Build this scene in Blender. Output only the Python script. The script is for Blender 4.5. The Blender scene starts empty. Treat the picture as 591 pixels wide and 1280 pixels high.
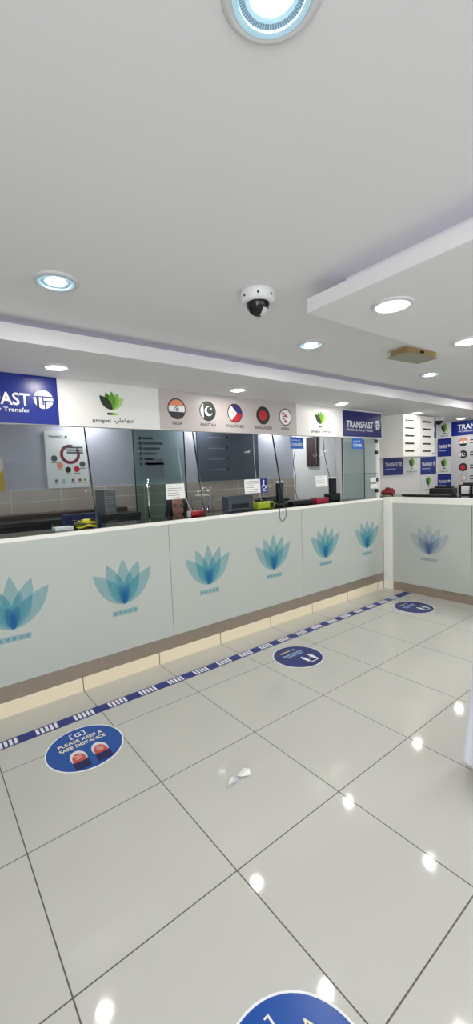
import bpy, bmesh, math, random
from mathutils import Vector, Matrix
R = math.radians
PI = math.pi
C = bpy.context.scene.collection
scene = bpy.context.scene
random.seed(4)

# ------------------------------------------------------------ camera
FPX = 519.13
YAW, PITCH, ROLL = 0.9108, -0.0867, -0.0394
ca, sa = math.cos(YAW), math.sin(YAW)
cb, sb = math.cos(PITCH), math.sin(PITCH)
fw = Vector((ca * cb, sa * cb, sb))
r0 = Vector((sa, -ca, 0))
u0 = r0.cross(fw)
rt = r0 * math.cos(ROLL) + u0 * math.sin(ROLL)
up = -r0 * math.sin(ROLL) + u0 * math.cos(ROLL)
camd = bpy.data.cameras.new('camera')
cam = bpy.data.objects.new('camera', camd)
C.objects.link(cam)
camd.sensor_fit = 'VERTICAL'
camd.sensor_height = 24.0
camd.lens = FPX * 24.0 / 1280.0
camd.clip_start = 0.02
Mx = Matrix.Identity(4)
for i in range(3):
    Mx[i][0] = rt[i]; Mx[i][1] = up[i]; Mx[i][2] = -fw[i]
Mx[0][3], Mx[1][3], Mx[2][3] = -0.8418, -2.368, 1.4776
cam.matrix_world = Mx
scene.camera = cam

# ------------------------------------------------------------ world, lights, exposure
w = bpy.data.worlds.new('world'); scene.world = w
w.use_nodes = True
bg = w.node_tree.nodes['Background']
bg.inputs[0].default_value = (0.75, 0.86, 1.0, 1)
bg.inputs[1].default_value = 1.0
scene.view_settings.view_transform = 'Standard'
scene.view_settings.look = 'None'
scene.view_settings.exposure = -0.12
scene.view_settings.gamma = 1.0
scene.view_settings.use_curve_mapping = False
LAMP = 205.0          # radiance of the downlight diffusers
LENS = 3.0

def area(name, loc, rot, sx, sy, power, col=(1, 1, 1)):
    l = bpy.data.lights.new(name, 'AREA'); l.shape = 'RECTANGLE'
    l.size = sx; l.size_y = sy; l.energy = power; l.color = col
    o = bpy.data.objects.new(name, l); C.objects.link(o)
    o.location = loc; o.rotation_euler = rot
    return o
# daylight through the shop window behind the camera
area('window_daylight', (1.2, -6.1, 1.25), (R(90), 0, 0), 5.4, 1.9, 48, (0.97, 0.98, 1.0))
area('window_daylight', (-2.15, -3.9, 1.25), (R(90), 0, R(-90)), 3.0, 1.9, 74, (0.96, 0.97, 1.0))
# unseen discs added to brighten the staff room, kept near the back wall
for sx in (-0.9, 0.6, 2.0, 3.2):
    sl = area('staff_room_fill', (sx, 1.88, 2.25), (0, 0, 0), 0.16, 0.16, 8.0, (0.95, 0.96, 1.0)); sl.data.shape = 'DISK'
# dim violet lights added to tint the shade in the ceiling coves
for cl, cs, cp in (((1.75, 0.0, 2.256), (7.6, .02), .42), ((.632, -2.85, 2.232), (.02, 3.3), .2), ((1.2, -1.165, 2.232), (1.1, .02), .07)):
    area('cove_tint', cl, (R(180), 0, 0), cs[0], cs[1], cp, (.70, .62, 1.0))
# unseen ceiling discs added to brighten the hall, strongest at far right
for hx, hy, hp in ((4.3, -.52, 10), (4.3, -1.9, 9), (2.9, -1.9, 15), (4.3, -3.4, 4), (-1.7, -.55, 3), (-1.6, -1.9, 3), (.8, -2.7, 3), (1.65, -2.7, 3), (-.5, -3.4, 3)):
    hl = area('hall_fill', (hx, hy, 2.16 if .5 < hx < 1.9 else 2.28), (0, 0, 0), 0.26, 0.26, hp, (1.0, 0.98, 0.96)); hl.data.shape = 'DISK'

# ------------------------------------------------------------ materials
def lin(c):
    return tuple(((v / 255) / 12.92 if v / 255 <= 0.04045 else ((v / 255 + 0.055) / 1.055) ** 2.4) for v in c)
MATS = {}
def mat(name, rgb, rough=0.5, metal=0.0, spec=0.5, emit=None, alpha=1.0, noise=0.0, nscale=8.0, coat=0.0):
    if name in MATS: return MATS[name]
    m = bpy.data.materials.new(name); m.use_nodes = True
    nt = m.node_tree; b = nt.nodes['Principled BSDF']
    col = lin(rgb) + (1,)
    b.inputs['Base Color'].default_value = col
    b.inputs['Roughness'].default_value = rough
    b.inputs['Metallic'].default_value = metal
    b.inputs['Specular IOR Level'].default_value = spec
    b.inputs['Coat Weight'].default_value = coat
    b.inputs['Alpha'].default_value = alpha
    if emit:
        b.inputs['Emission Color'].default_value = lin(emit[0]) + (1,)
        b.inputs['Emission Strength'].default_value = emit[1]
    if noise > 0:
        tc = nt.nodes.new('ShaderNodeTexCoord')
        n = nt.nodes.new('ShaderNodeTexNoise'); n.inputs['Scale'].default_value = nscale
        n.inputs['Detail'].default_value = 4
        mx = nt.nodes.new('ShaderNodeMix'); mx.data_type = 'RGBA'
        nt.links.new(tc.outputs['Object'], n.inputs['Vector'])
        nt.links.new(n.outputs['Fac'], mx.inputs['Factor'])
        mx.inputs[6].default_value = tuple(v * (1 - noise) for v in col[:3]) + (1,)
        mx.inputs[7].default_value = tuple(min(1, v * (1 + noise)) for v in col[:3]) + (1,)
        nt.links.new(mx.outputs[2], b.inputs['Base Color'])
    MATS[name] = m
    return m

def tile_mat(name, rgb, grout, px, py, half, rough, axes=(0, 1), noise=0.03, spec=0.5):
    m = bpy.data.materials.new(name); m.use_nodes = True
    nt = m.node_tree; b = nt.nodes['Principled BSDF']; L = nt.links.new
    geo = nt.nodes.new('ShaderNodeNewGeometry'); sep = nt.nodes.new('ShaderNodeSeparateXYZ')
    L(geo.outputs['Position'], sep.inputs[0])
    masks = []
    for ax, p in zip(axes, (px, py)):
        if p is None: continue
        pp = nt.nodes.new('ShaderNodeMath'); pp.operation = 'PINGPONG'
        ad = nt.nodes.new('ShaderNodeMath'); ad.operation = 'ADD'; ad.inputs[1].default_value = p[1]
        L(sep.outputs[ax], ad.inputs[0]); L(ad.outputs[0], pp.inputs[0]); pp.inputs[1].default_value = p[0] / 2
        lt = nt.nodes.new('ShaderNodeMath'); lt.operation = 'LESS_THAN'; lt.inputs[1].default_value = half
        L(pp.outputs[0], lt.inputs[0]); masks.append(lt)
    out = masks[0].outputs[0]
    if len(masks) > 1:
        mxm = nt.nodes.new('ShaderNodeMath'); mxm.operation = 'MAXIMUM'
        L(masks[0].outputs[0], mxm.inputs[0]); L(masks[1].outputs[0], mxm.inputs[1]); out = mxm.outputs[0]
    n = nt.nodes.new('ShaderNodeTexNoise'); n.inputs['Scale'].default_value = 2.2; n.inputs['Detail'].default_value = 5
    L(geo.outputs['Position'], n.inputs['Vector'])
    c = lin(rgb)
    m1 = nt.nodes.new('ShaderNodeMix'); m1.data_type = 'RGBA'
    m1.inputs[6].default_value = tuple(v * (1 - noise) for v in c) + (1,)
    m1.inputs[7].default_value = tuple(v * (1 + noise) for v in c) + (1,)
    L(n.outputs['Fac'], m1.inputs['Factor'])
    m2 = nt.nodes.new('ShaderNodeMix'); m2.data_type = 'RGBA'
    L(out, m2.inputs['Factor']); L(m1.outputs[2], m2.inputs[6]); m2.inputs[7].default_value = lin(grout) + (1,)
    L(m2.outputs[2], b.inputs['Base Color'])
    mr = nt.nodes.new('ShaderNodeMapRange'); L(out, mr.inputs['Value'])
    mr.inputs['To Min'].default_value = rough; mr.inputs['To Max'].default_value = 0.6
    L(mr.outputs[0], b.inputs['Roughness'])
    b.inputs['Specular IOR Level'].default_value = spec
    MATS[name] = m
    return m

def glass_mat(name, tint, refl=1.0):
    m = bpy.data.materials.new(name); m.use_nodes = True
    nt = m.node_tree; nt.nodes.clear(); L = nt.links.new
    o = nt.nodes.new('ShaderNodeOutputMaterial'); mx = nt.nodes.new('ShaderNodeMixShader')
    t = nt.nodes.new('ShaderNodeBsdfTransparent'); g = nt.nodes.new('ShaderNodeBsdfGlossy')
    f = nt.nodes.new('ShaderNodeFresnel'); f.inputs['IOR'].default_value = 1.30
    t.inputs['Color'].default_value = tint + (1,)
    g.inputs['Roughness'].default_value = 0.0; g.inputs['Color'].default_value = (refl, refl, refl, 1)
    ge = nt.nodes.new('ShaderNodeNewGeometry'); iv = nt.nodes.new('ShaderNodeMath'); iv.operation = 'SUBTRACT'; iv.inputs[0].default_value = 1.0
    L(ge.outputs['Backfacing'], iv.inputs[1]); mu = nt.nodes.new('ShaderNodeMath'); mu.operation = 'MULTIPLY'
    L(f.outputs[0], mu.inputs[0]); L(iv.outputs[0], mu.inputs[1])
    L(mu.outputs[0], mx.inputs[0]); L(t.outputs[0], mx.inputs[1]); L(g.outputs[0], mx.inputs[2]); L(mx.outputs[0], o.inputs[0])
    MATS[name] = m
    return m

tile_mat('floor_tile', (196, 195, 187), (86, 82, 75), (0.6, 0.0), (0.6, 0.0), 0.0024, 0.06)
tile_mat('skirt_tile', (244, 230, 200), (90, 78, 62), (0.6, 0.0), None, 0.003, 0.25)
tile_mat('wainscot_tile', (176, 164, 152), (205, 200, 192), (0.45, 0.12), (0.13, 0.12), 0.004, 0.25, axes=(0, 2), noise=0.08)
glass_mat('glass', (0.94, 0.965, 0.96), 0.10)
glass_mat('door_reflection', (0.80, 0.90, 0.885), 0.10)
glass_mat('glass_inner', (0.90, 0.94, 0.93), 0.10)
mat('wall_white', (226, 225, 223), 0.6, noise=0.015, nscale=3)
mat('ceiling_white', (222, 221, 221), 0.7, noise=0.012, nscale=2)
mat('fascia_white', (228, 227, 224), 0.4, noise=0.01)
mat('gloss_white', (244, 243, 234), 0.25, noise=0.01)
mat('staff_wall', (178, 177, 188), 0.7, noise=0.02)
mat('frosted', (188, 193, 186), 0.22, noise=0.02, nscale=1.5)
mat('glass_edge', (20, 48, 44), 0.2)
mat('kick', (158, 144, 130), 0.35, 0.35, noise=0.10, nscale=14)
mat('black_stone', (22, 26, 27), 0.12, noise=0.1)
mat('black', (16, 16, 18), 0.45, noise=0.1)
mat('black_gloss', (10, 10, 12), 0.08)
mat('dark_metal', (60, 62, 64), 0.35, 0.8)
mat('chrome', (220, 220, 222), 0.12, 1.0)
mat('steel', (150, 152, 154), 0.35, 0.9)
mat('sign_blue', (10, 36, 128), 0.3)
mat('sign_navy', (22, 28, 98), 0.3)
mat('tape_blue', (24, 48, 128), 0.3)
mat('sticker_blue', (14, 76, 160), 0.25)
mat('sticker_navy', (24, 40, 112), 0.25)
mat('cashier_blue', (12, 104, 200), 0.3)
mat('white', (240, 240, 240), 0.5)
mat('offwhite', (222, 224, 222), 0.5)
mat('cream_text', (238, 236, 190), 0.5)
mat('gold_text', (190, 172, 110), 0.5)
mat('pale_blue', (150, 180, 215), 0.5)
mat('text_black', (18, 18, 18), 0.5)
mat('text_grey', (110, 112, 116), 0.5)
mat('panel_grey', (186, 178, 176), 0.45, noise=0.01)
mat('board_grey', (200, 198, 202), 0.45)
mat('flag_orange', (226, 140, 100), 0.5)
mat('flag_red', (190, 28, 44), 0.5)
mat('flag_blue', (50, 44, 120), 0.5)
mat('flag_green', (22, 40, 34), 0.5)
mat('flag_yellow', (232, 200, 130), 0.5)
mat('ring_dark', (40, 30, 28), 0.4)
mat('leaf0', (26, 44, 22), 0.5); mat('leaf1', (58, 110, 36), 0.5); mat('leaf2', (92, 150, 44), 0.5)
mat('leaf3', (130, 184, 70), 0.5); mat('leaf4', (176, 208, 120), 0.5)
mat('petal', (92, 178, 192), 0.5, alpha=0.36); mat('petal_deep', (14, 110, 186), 0.5, alpha=0.34)
mat('petal_pale', (140, 168, 196), 0.5, alpha=0.22); mat('petal_pale_deep', (96, 132, 186), 0.5, alpha=0.26)
mat('plastic_white', (226, 226, 226), 0.35)
mat('trim', (206, 206, 206), 0.35)
mat('mesh_tan', (176, 150, 100), 0.7, noise=0.45, nscale=90)
mat('plate_grey', (150, 148, 132), 0.6)
mat('red', (196, 36, 36), 0.3); mat('crimson', (178, 40, 62), 0.35); mat('dark_red', (132, 22, 34), 0.6)
mat('lime', (188, 196, 40), 0.4); mat('yellow', (226, 208, 40), 0.5); mat('olive', (96, 100, 48), 0.6)
mat('navy_fabric', (20, 29, 72), 0.8, noise=0.1, nscale=60)
mat('brown', (66, 50, 42), 0.5, noise=0.25, nscale=6)
mat('brown_dark', (62, 48, 42), 0.4, noise=0.2, nscale=5)
mat('slate', (78, 84, 96), 0.35); mat('slate_line', (120, 126, 134), 0.5)
mat('paper', (236, 236, 232), 0.6)
mat('skin', (172, 126, 106), 0.5, noise=0.05, nscale=20)
mat('hair', (22, 17, 16), 0.5, noise=0.3, nscale=40)
mat('lips', (150, 52, 56), 0.4); mat('eye_white', (176, 166, 160), 0.3)
mat('robe', (226, 227, 236), 0.75, noise=0.03, nscale=12)
mat('dark_cloth', (26, 25, 28), 0.8, noise=0.1, nscale=40)
mat('sandal', (186, 172, 150), 0.6)
mat('shoe_red', (196, 70, 58), 0.5); mat('trouser_navy', (28, 30, 80), 0.6)
mat('poster_yellow', (196, 168, 60), 0.5); mat('poster_pink', (222, 204, 196), 0.5); mat('arc_red', (120, 40, 48), 0.5)
mat('lamp_white', (255, 255, 255), 0.5, emit=((252, 252, 252), LAMP))
mat('lamp_warm', (255, 255, 255), 0.5, emit=((255, 250, 240), LAMP * 0.8))
mat('lamp_cover', (200, 200, 196), 0.4, emit=((255, 252, 244), 2.2))
mat('lamp_lens', (84, 104, 112), 0.3, emit=((186, 224, 238), LENS * 0.24))
mat('lamp_rib', (50, 64, 76), 0.3, emit=((150, 190, 212), LENS * 0.14))
mat('cable_white', (220, 220, 220), 0.4)

# ------------------------------------------------------------ mesh builder
_txt = {}
def text_geo(s, bold):
    k = (s, bold)
    if k in _txt: return _txt[k]
    cu = bpy.data.curves.new('t', 'FONT'); cu.body = s; cu.resolution_u = 3; cu.offset = bold
    o = bpy.data.objects.new('t', cu); C.objects.link(o)
    dg = bpy.context.evaluated_depsgraph_get(); dg.update()
    me = o.evaluated_get(dg).to_mesh()
    vs = [v.co.copy() for v in me.vertices]; fs = [list(p.vertices) for p in me.polygons]
    o.evaluated_get(dg).to_mesh_clear()
    bpy.data.objects.remove(o); bpy.data.curves.remove(cu)
    _txt[k] = (vs, fs)
    return _txt[k]

class MB:
    def __init__(s): s.v = []; s.f = []; s.m = []; s.names = []; s.sm = []; s.M = Matrix.Identity(4)
    def mi(s, n):
        if n not in s.names: s.names.append(n)
        return s.names.index(n)
    def add(s, vs, fs, m, smooth=False):
        b = len(s.v); k = s.mi(m)
        s.v += [s.M @ Vector(v) for v in vs]
        for f in fs: s.f.append([b + i for i in f]); s.m.append(k); s.sm.append(smooth)
        return s
    def box(s, a, b, m, bev=0.0):
        x0, y0, z0 = [min(p, q) for p, q in zip(a, b)]; x1, y1, z1 = [max(p, q) for p, q in zip(a, b)]
        if bev > 0:
            bm = bmesh.new(); bmesh.ops.create_cube(bm, size=1)
            bmesh.ops.scale(bm, vec=(x1 - x0, y1 - y0, z1 - z0), verts=bm.verts)
            bmesh.ops.translate(bm, vec=((x0 + x1) / 2, (y0 + y1) / 2, (z0 + z1) / 2), verts=bm.verts)
            bmesh.ops.bevel(bm, geom=bm.edges[:], offset=bev, segments=2, affect='EDGES', profile=0.5)
            bm.verts.index_update()
            s.add([v.co.copy() for v in bm.verts], [[v.index for v in f.verts] for f in bm.faces], m); bm.free(); return s
        vs = [(x0, y0, z0), (x1, y0, z0), (x1, y1, z0), (x0, y1, z0), (x0, y0, z1), (x1, y0, z1), (x1, y1, z1), (x0, y1, z1)]
        fs = [(0, 3, 2, 1), (4, 5, 6, 7), (0, 1, 5, 4), (1, 2, 6, 5), (2, 3, 7, 6), (3, 0, 4, 7)]
        return s.add(vs, fs, m)
    def lathe(s, prof, m, seg=32, c=(0, 0, 0), smooth=True, cap=True):
        vs = []; fs = []
        n = len(prof)
        for r, z in prof:
            for k in range(seg):
                a = 2 * PI * k / seg; vs.append((c[0] + r * math.cos(a), c[1] + r * math.sin(a), c[2] + z))
        for i in range(n - 1):
            for k in range(seg):
                k2 = (k + 1) % seg
                fs.append((i * seg + k, i * seg + k2, (i + 1) * seg + k2, (i + 1) * seg + k))
        if cap:
            fs.append(list(range(seg))[::-1]); fs.append([(n - 1) * seg + k for k in range(seg)])
        return s.add(vs, fs, m, smooth)
    def tube(s, pts, r, m, seg=8):
        pts = [Vector(p) for p in pts]; vs = []; fs = []
        rs = r if isinstance(r, (list, tuple)) else [r] * len(pts)
        prev = None
        for i, p in enumerate(pts):
            d = (pts[min(i + 1, len(pts) - 1)] - pts[max(i - 1, 0)]).normalized()
            a = prev if prev is not None else (Vector((0, 0, 1)) if abs(d.z) < 0.9 else Vector((1, 0, 0)))
            a = (a - d * a.dot(d)).normalized(); prev = a; b = d.cross(a)
            for k in range(seg):
                t = 2 * PI * k / seg; vs.append(p + (a * math.cos(t) + b * math.sin(t)) * rs[i])
        for i in range(len(pts) - 1):
            for k in range(seg):
                k2 = (k + 1) % seg; fs.append((i * seg + k, i * seg + k2, (i + 1) * seg + k2, (i + 1) * seg + k))
        fs.append(list(range(seg))[::-1]); fs.append([(len(pts) - 1) * seg + k for k in range(seg)])
        return s.add(vs, fs, m, True)
    # flat drawing: (u, v) with depth d towards the viewer; 'wall' = u:+x v:+z out:-y ; 'floor' = u:+x v:+y out:+z
    def pt(s, u, v, d): return (u, -d, v) if s.plane == 'wall' else (u, v, d)
    plane = 'wall'
    def poly(s, pts, d, m, th=0.0):
        ar = sum(pts[i][0] * pts[(i + 1) % len(pts)][1] - pts[(i + 1) % len(pts)][0] * pts[i][1] for i in range(len(pts)))
        if ar < 0: pts = pts[::-1]
        n = len(pts)
        vs = [s.pt(u, v, d) for u, v in pts]; fs = [list(range(n))]
        if th > 0:
            vs += [s.pt(u, v, d - th) for u, v in pts]
            fs.append([n + k for k in range(n)][::-1])
            for k in range(n): fs.append((k, n + k, n + (k + 1) % n, (k + 1) % n))
        return s.add(vs, fs, m)
    def rect(s, u0, v0, u1, v1, d, m, th=0.0): return s.poly([(u0, v0), (u1, v0), (u1, v1), (u0, v1)], d, m, th)
    def disc(s, u, v, r, d, m, th=0.0, seg=28, ry=None):
        ry = ry or r
        return s.poly([(u + r * math.cos(2 * PI * k / seg), v + ry * math.sin(2 * PI * k / seg)) for k in range(seg)], d, m, th)
    def ring(s, u, v, ri, ro, d, m, a0=0, a1=2 * PI, seg=28):
        for k in range(seg):
            t0 = a0 + (a1 - a0) * k / seg; t1 = a0 + (a1 - a0) * (k + 1) / seg
            s.poly([(u + ri * math.cos(t0), v + ri * math.sin(t0)), (u + ro * math.cos(t0), v + ro * math.sin(t0)),
                    (u + ro * math.cos(t1), v + ro * math.sin(t1)), (u + ri * math.cos(t1), v + ri * math.sin(t1))], d, m)
        return s
    def text(s, t, u0, v0, width, height, d, m, bold=0.0):
        vs, fs = text_geo(t, bold)
        if not vs: return s
        xs = [v.x for v in vs]; ys = [v.y for v in vs]
        sx = width / (max(xs) - min(xs)); sy = height / (max(ys) - min(ys))
        return s.add([s.pt(u0 + (v.x - min(xs)) * sx, v0 + (v.y - min(ys)) * sy, d) for v in vs], fs, m)
    def build(s, name, parent=None):
        me = bpy.data.meshes.new(name)
        me.from_pydata([tuple(v) for v in s.v], [], s.f); me.update()
        for n in s.names: me.materials.append(MATS[n])
        for p, k, q in zip(me.polygons, s.m, s.sm): p.material_index = k; p.use_smooth = q
        o = bpy.data.objects.new(name, me); C.objects.link(o)
        if parent: o.parent = parent
        return o
def FL():
    b = MB(); b.plane = 'floor'; return b

def tag(o, label, cat, group=None):
    o['label'] = label; o['category'] = cat
    if group: o['group'] = group
    return o
def thing(name, label, cat, loc=(0, 0, 0), rz=0.0, group=None):
    o = bpy.data.objects.new(name, None); C.objects.link(o)
    o.empty_display_size = 0.1
    o.location = loc; o.rotation_euler = (0, 0, rz)
    return tag(o, label, cat, group)
def solo(name, mb, label, cat, loc=(0, 0, 0), rz=0.0, group=None):
    o = mb.build(name); o.location = loc; o.rotation_euler = (0, 0, rz)
    return tag(o, label, cat, group)
def struct(name, mb):
    o = mb.build(name); o['kind'] = 'structure'; return o
def dup(root, loc, label, rz=None, group=None):
    r = root.copy(); C.objects.link(r); r.location = loc; r['label'] = label
    if rz is not None: r.rotation_euler = (0, 0, rz)
    if group: r['group'] = group
    for ch in list(root.children):
        c = ch.copy(); C.objects.link(c); c.parent = r
        for g in list(ch.children):
            d = g.copy(); C.objects.link(d); d.parent = c
    return r

# ------------------------------------------------------------ the room
XL, XR, YF, YB = -2.2, 5.7, -6.2, 2.0
H, HS = 2.29, 2.17       # main ceiling, underside of soffit
CF = 0.568               # plane of counter front and fascia
struct('floor', MB().box((XL - .1, YF - .1, -0.1), (XR + .1, YB + .1, 0), 'floor_tile'))
struct('ceiling', MB().box((XL - .1, YF - .1, H), (XR + .1, YB + .1, H + .1), 'ceiling_white'))
b = MB(); b.box((XL - .1, -2.4, 0), (XL, YB, H), 'wall_white'); b.box((XL - .1, YF, 0), (XL, -5.4, H), 'wall_white')
b.box((XL - .1, -5.4, 0), (XL, -2.4, .25), 'wall_white'); b.box((XL - .1, -5.4, 2.2), (XL, -2.4, H), 'wall_white'); struct('wall_left', b)
b = MB()
for y in (-5.4, -3.93, -2.46): b.box((XL - .08, y, .25), (XL - .02, y + .06, 2.2), 'steel')
b.box((XL - .08, -5.4, .25), (XL - .02, -2.4, .31), 'steel'); b.box((XL - .08, -5.4, 2.14), (XL - .02, -2.4, 2.2), 'steel'); struct('window_2', b)
b = MB().box((XL, YB, 1.42), (3.645, YB + .1, H), 'staff_wall'); b.box((XL, YB, 0), (3.645, YB + .1, 1.42), 'wall_white')
struct('wall_back', b)
struct('trim_4', MB().box((XL, YB - .012, 0), (3.645, YB, 1.418), 'wainscot_tile'))
struct('wall_right', MB().box((XR, YF, 0), (XR + .1, 0.86, H), 'wall_white'))
struct('wall_alcove', MB().box((3.725, 0.86, 0), (XR + .1, 0.96, H), 'wall_white'))
struct('wall_divider', MB().box((3.645, CF + 0.034, 0), (3.725, YB, H), 'fascia_white'))
b = MB(); b.box((XL, YF - .1, 0), (-1.6, YF, H), 'wall_white'); b.box((4.0, YF - .1, 0), (XR, YF, H), 'wall_white')
b.box((-1.6, YF - .1, 0), (4.0, YF, 0.25), 'wall_white'); b.box((-1.6, YF - .1, 2.2), (4.0, YF, H), 'wall_white')
struct('wall_front', b)
b = MB()
for x in (-1.6, -0.2, 1.2, 2.6, 3.94): b.box((x, YF - .08, .25), (x + .06, YF - .02, 2.2), 'steel')
b.box((-1.6, YF - .08, .25), (4.0, YF - .02, .31), 'steel'); b.box((-1.6, YF - .08, 2.14), (4.0, YF - .02, 2.2), 'steel')
struct('window_1', b)
# soffit above the counter: floating lip with a set-back neck
b = MB(); b.box((XL, -0.09, HS), (XR, CF + .05, 2.252), 'ceiling_white'); b.box((XL, 0.05, 2.252), (XR, CF + .05, H), 'ceiling_white')
b.box((3.725, CF + .05, HS), (XR, 0.86, H), 'ceiling_white')
struct('trim_1', b)
# dropped ceiling panel at right
b = MB(); b.box((0.575, -4.6, HS), (1.88, -1.10, 2.228), 'ceiling_white'); b.box((0.675, -4.5, 2.228), (1.78, -1.23, H), 'ceiling_white')
struct('trim_2', b)
# fascia
struct('trim_3', MB().box((XL, CF, 1.858), (3.725, CF + .05, HS), 'fascia_white'))
# tile skirting under the counter
b = MB(); b.box((XL, CF - .004, 0), (3.72, CF + .02, 0.098), 'skirt_tile'); struct('baseboard_front', b)

# ------------------------------------------------------------ lotus motif
def petal_pts(tx, tz, wd, n=9, pw=1.0):
    L = math.hypot(tx, tz); dx, dz = tx / L, tz / L
    nx, nz = dz, -dx; A = []; B = []
    for i in range(n + 1):
        t = i / n
        h = wd * math.sin(PI * t ** pw) ** 0.85 if 0 < t < 1 else 0
        A.append((dx * L * t + nx * h, dz * L * t + nz * h)); B.append((dx * L * t - nx * h, dz * L * t - nz * h))
    return A + B[1:-1][::-1]
def lotus(mb, u, v, sc, d, mo, md):
    k = 0
    for tx, tz, wd, mm in ((-.228, .252, .062, mo), (.228, .252, .062, mo), (-.125, .315, .055, mo), (.125, .315, .055, mo), (0, .347, .05, mo),
                           (-.120, .205, .046, mo), (.120, .205, .046, mo), (-.055, .245, .040, mo), (.055, .245, .040, mo), (-.028, .150, .028, md), (.028, .150, .028, md), (0, .105, .022, md)):
        pts = [(u + a * sc, v + c * sc) for a, c in petal_pts(tx, tz, wd, pw=0.95 if abs(tx) < .2 else 0.9)]
        mb.poly(pts, d + k * 0.00025, mm); k += 1
    # strip of small lettering-like blocks under the flower
    mb.rect(u - .10 * sc, v - .078 * sc, u + .10 * sc, v - .040 * sc, d, mo)
    for i in range(5): mb.disc(u - .076 * sc + i * .038 * sc, v - .059 * sc, .012 * sc, d + .0004, mo, seg=10)

# ------------------------------------------------------------ long service counter
ctr = thing('service_counter', 'long pale green glass fronted service counter with blue lotus motifs running below the teller windows', 'counter', (0, CF, 0))
bd = MB(); bd.box((XL + .01, .03, .0), (3.64, .30, 1.07), 'gloss_white'); bd.build('body', ctr)
kp = MB(); kp.box((XL + .01, -.002, .098), (3.715, .03, .205), 'kick')
kp.build('kick_plate', ctr)
wt = MB(); wt.box((XL + .01, -.006, 1.115), (3.72, .02, 1.142), 'gloss_white'); wt.box((XL + .01, .02, 1.07), (3.640, .32, 1.140), 'black_stone')
wt.build('worktop', ctr)
seams = [-2.18, -.785, .740, 2.265, 3.715]
lots = {0: (-1.92, -1.16), 1: (-.405, .343), 2: (1.106, 1.865), 3: (2.63, 3.385)}
for i in range(4):
    p = MB(); p.box((seams[i] + .002, -.008, .205), (seams[i + 1] - .002, .03, 1.115), 'frosted')
    po = p.build('front_panel', ctr)
    for u in lots[i]:
        q = MB(); lotus(q, u, .556, 1.0, .0085, 'petal', 'petal_deep'); q.build('lotus_motif', po)

# ------------------------------------------------------------ side counter (faces -x)
sc_ = thing('side_counter', 'white framed side counter with one faded pale blue lotus at far right', 'counter', (3.77, 0, 0), -PI / 2)
# local u = -y, depth d = -x
b = MB(); b.box((-.455, .0, .105), (3.2, .30, 1.07), 'gloss_white'); b.build('body', sc_)
b = MB(); b.box((-.49, .004, 0), (3.2, .028, .108), 'kick'); b.build('kick_plate', sc_)
b = MB(); b.box((-.56, -.046, 0), (-.458, .06, 1.148), 'gloss_white', .004); b.build('corner_post', sc_)
b = MB(); b.box((-.469, -.010, 1.075), (3.2, .03, 1.148), 'gloss_white'); b.box((-.85, .062, 1.07), (3.2, .60, 1.146), 'black_stone'); b.box((-.469, .03, 1.07), (3.2, .062, 1.146), 'gloss_white'); b.build('worktop', sc_)
b = MB(); b.box((-.469, -.004, .108), (.452, .03, 1.075), 'frosted'); po = b.build('front_panel', sc_)
q = MB(); lotus(q, -.005, .49, 1.0, .0045, 'petal_pale', 'petal_pale_deep'); q.build('lotus_motif', po)
b = MB(); b.box((.458, -.004, .108), (1.40, .03, 1.075), 'frosted'); b.build('front_panel', sc_)
b = MB(); b.box((1.406, -.004, .108), (3.2, .03, 1.075), 'frosted'); b.build('front_panel', sc_)
b = MB(); b.box((.452, -.002, .108), (.458, .03, 1.075), 'glass_edge'); b.build('panel_joint', sc_)

# ------------------------------------------------------------ teller glass
LEAN = 0.14
def lean_y(z): return CF + .004 + LEAN * (z - 1.14) / 0.72
def leaning_glass(x0, x1, label):
    t = thing('glass_screen', label, 'glass screen', (x0, CF, 1.142), 0, 'leaning glass screens above the counter')
    W = x1 - x0 - .004; zt = .86; dy = LEAN * zt / .72; th = .008
    m = MB()
    f0 = [(0.008, .004, 0.0), (W, .004, 0.0), (W, .004 + dy, zt), (0.008, .004 + dy, zt)]
    vs = f0 + [(x, y + th, z) for x, y, z in f0]
    m.add(vs, [(0, 1, 2, 3), (7, 6, 5, 4)], 'glass'); m.add(vs, [(3, 2, 6, 7), (0, 4, 5, 1)], 'glass_edge')
    m.build('pane', t)
    e = MB(); e.add([(0, .002, 0), (.0085, .002, 0), (.0085, .002 + dy, zt), (0, .002 + dy, zt), (0, .014, 0), (.0085, .014, 0), (.0085, .014 + dy, zt), (0, .014 + dy, zt)],
                    [(0, 1, 2, 3), (7, 6, 5, 4), (0, 3, 7, 4), (1, 5, 6, 2), (3, 2, 6, 7), (0, 4, 5, 1)], 'glass_edge')
    e.build('edge_strip', t)
    return t
gx = [-1.68, -.750, .178, 1.103, 2.040, 2.965]
gl = ['leaning clear glass screen left of the one over the left blue sign', 'leaning clear glass screen under the leftmost blue sign, farthest left in view',
      'leaning clear glass screen in front of the seated teller', 'leaning clear glass screen carrying the white notice and blue wheelchair sticker',
      'leaning clear glass screen carrying the left blue CASHIER sign']
for i in range(1, 5): leaning_glass(gx[i], gx[i + 1], gl[i])
t = thing('glass_screen', 'upright clear glass screen at the right end of the teller windows with four wall clamps', 'glass screen', (2.967, CF, 1.142))
m = MB(); m.box((.0, .006, .305), (.670, .014, .714), 'glass'); m.box((0, .005, .302), (.668, .0155, .306), 'glass_edge'); m.build('upper_pane', t)
m = MB(); m.box((.0, .006, .0), (.670, .014, .302), 'glass_inner'); m.build('lower_pane', t)
m = MB(); m.box((-.006, .004, 0), (.0, .016, .714), 'glass_edge'); m.build('edge_strip', t)
for z in (.685, .55, .225, .09):
    m = MB(); m.box((.632, -.004, z - .022), (.670, .024, z + .022), 'dark_metal', .004); m.build('clamp', t)
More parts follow.
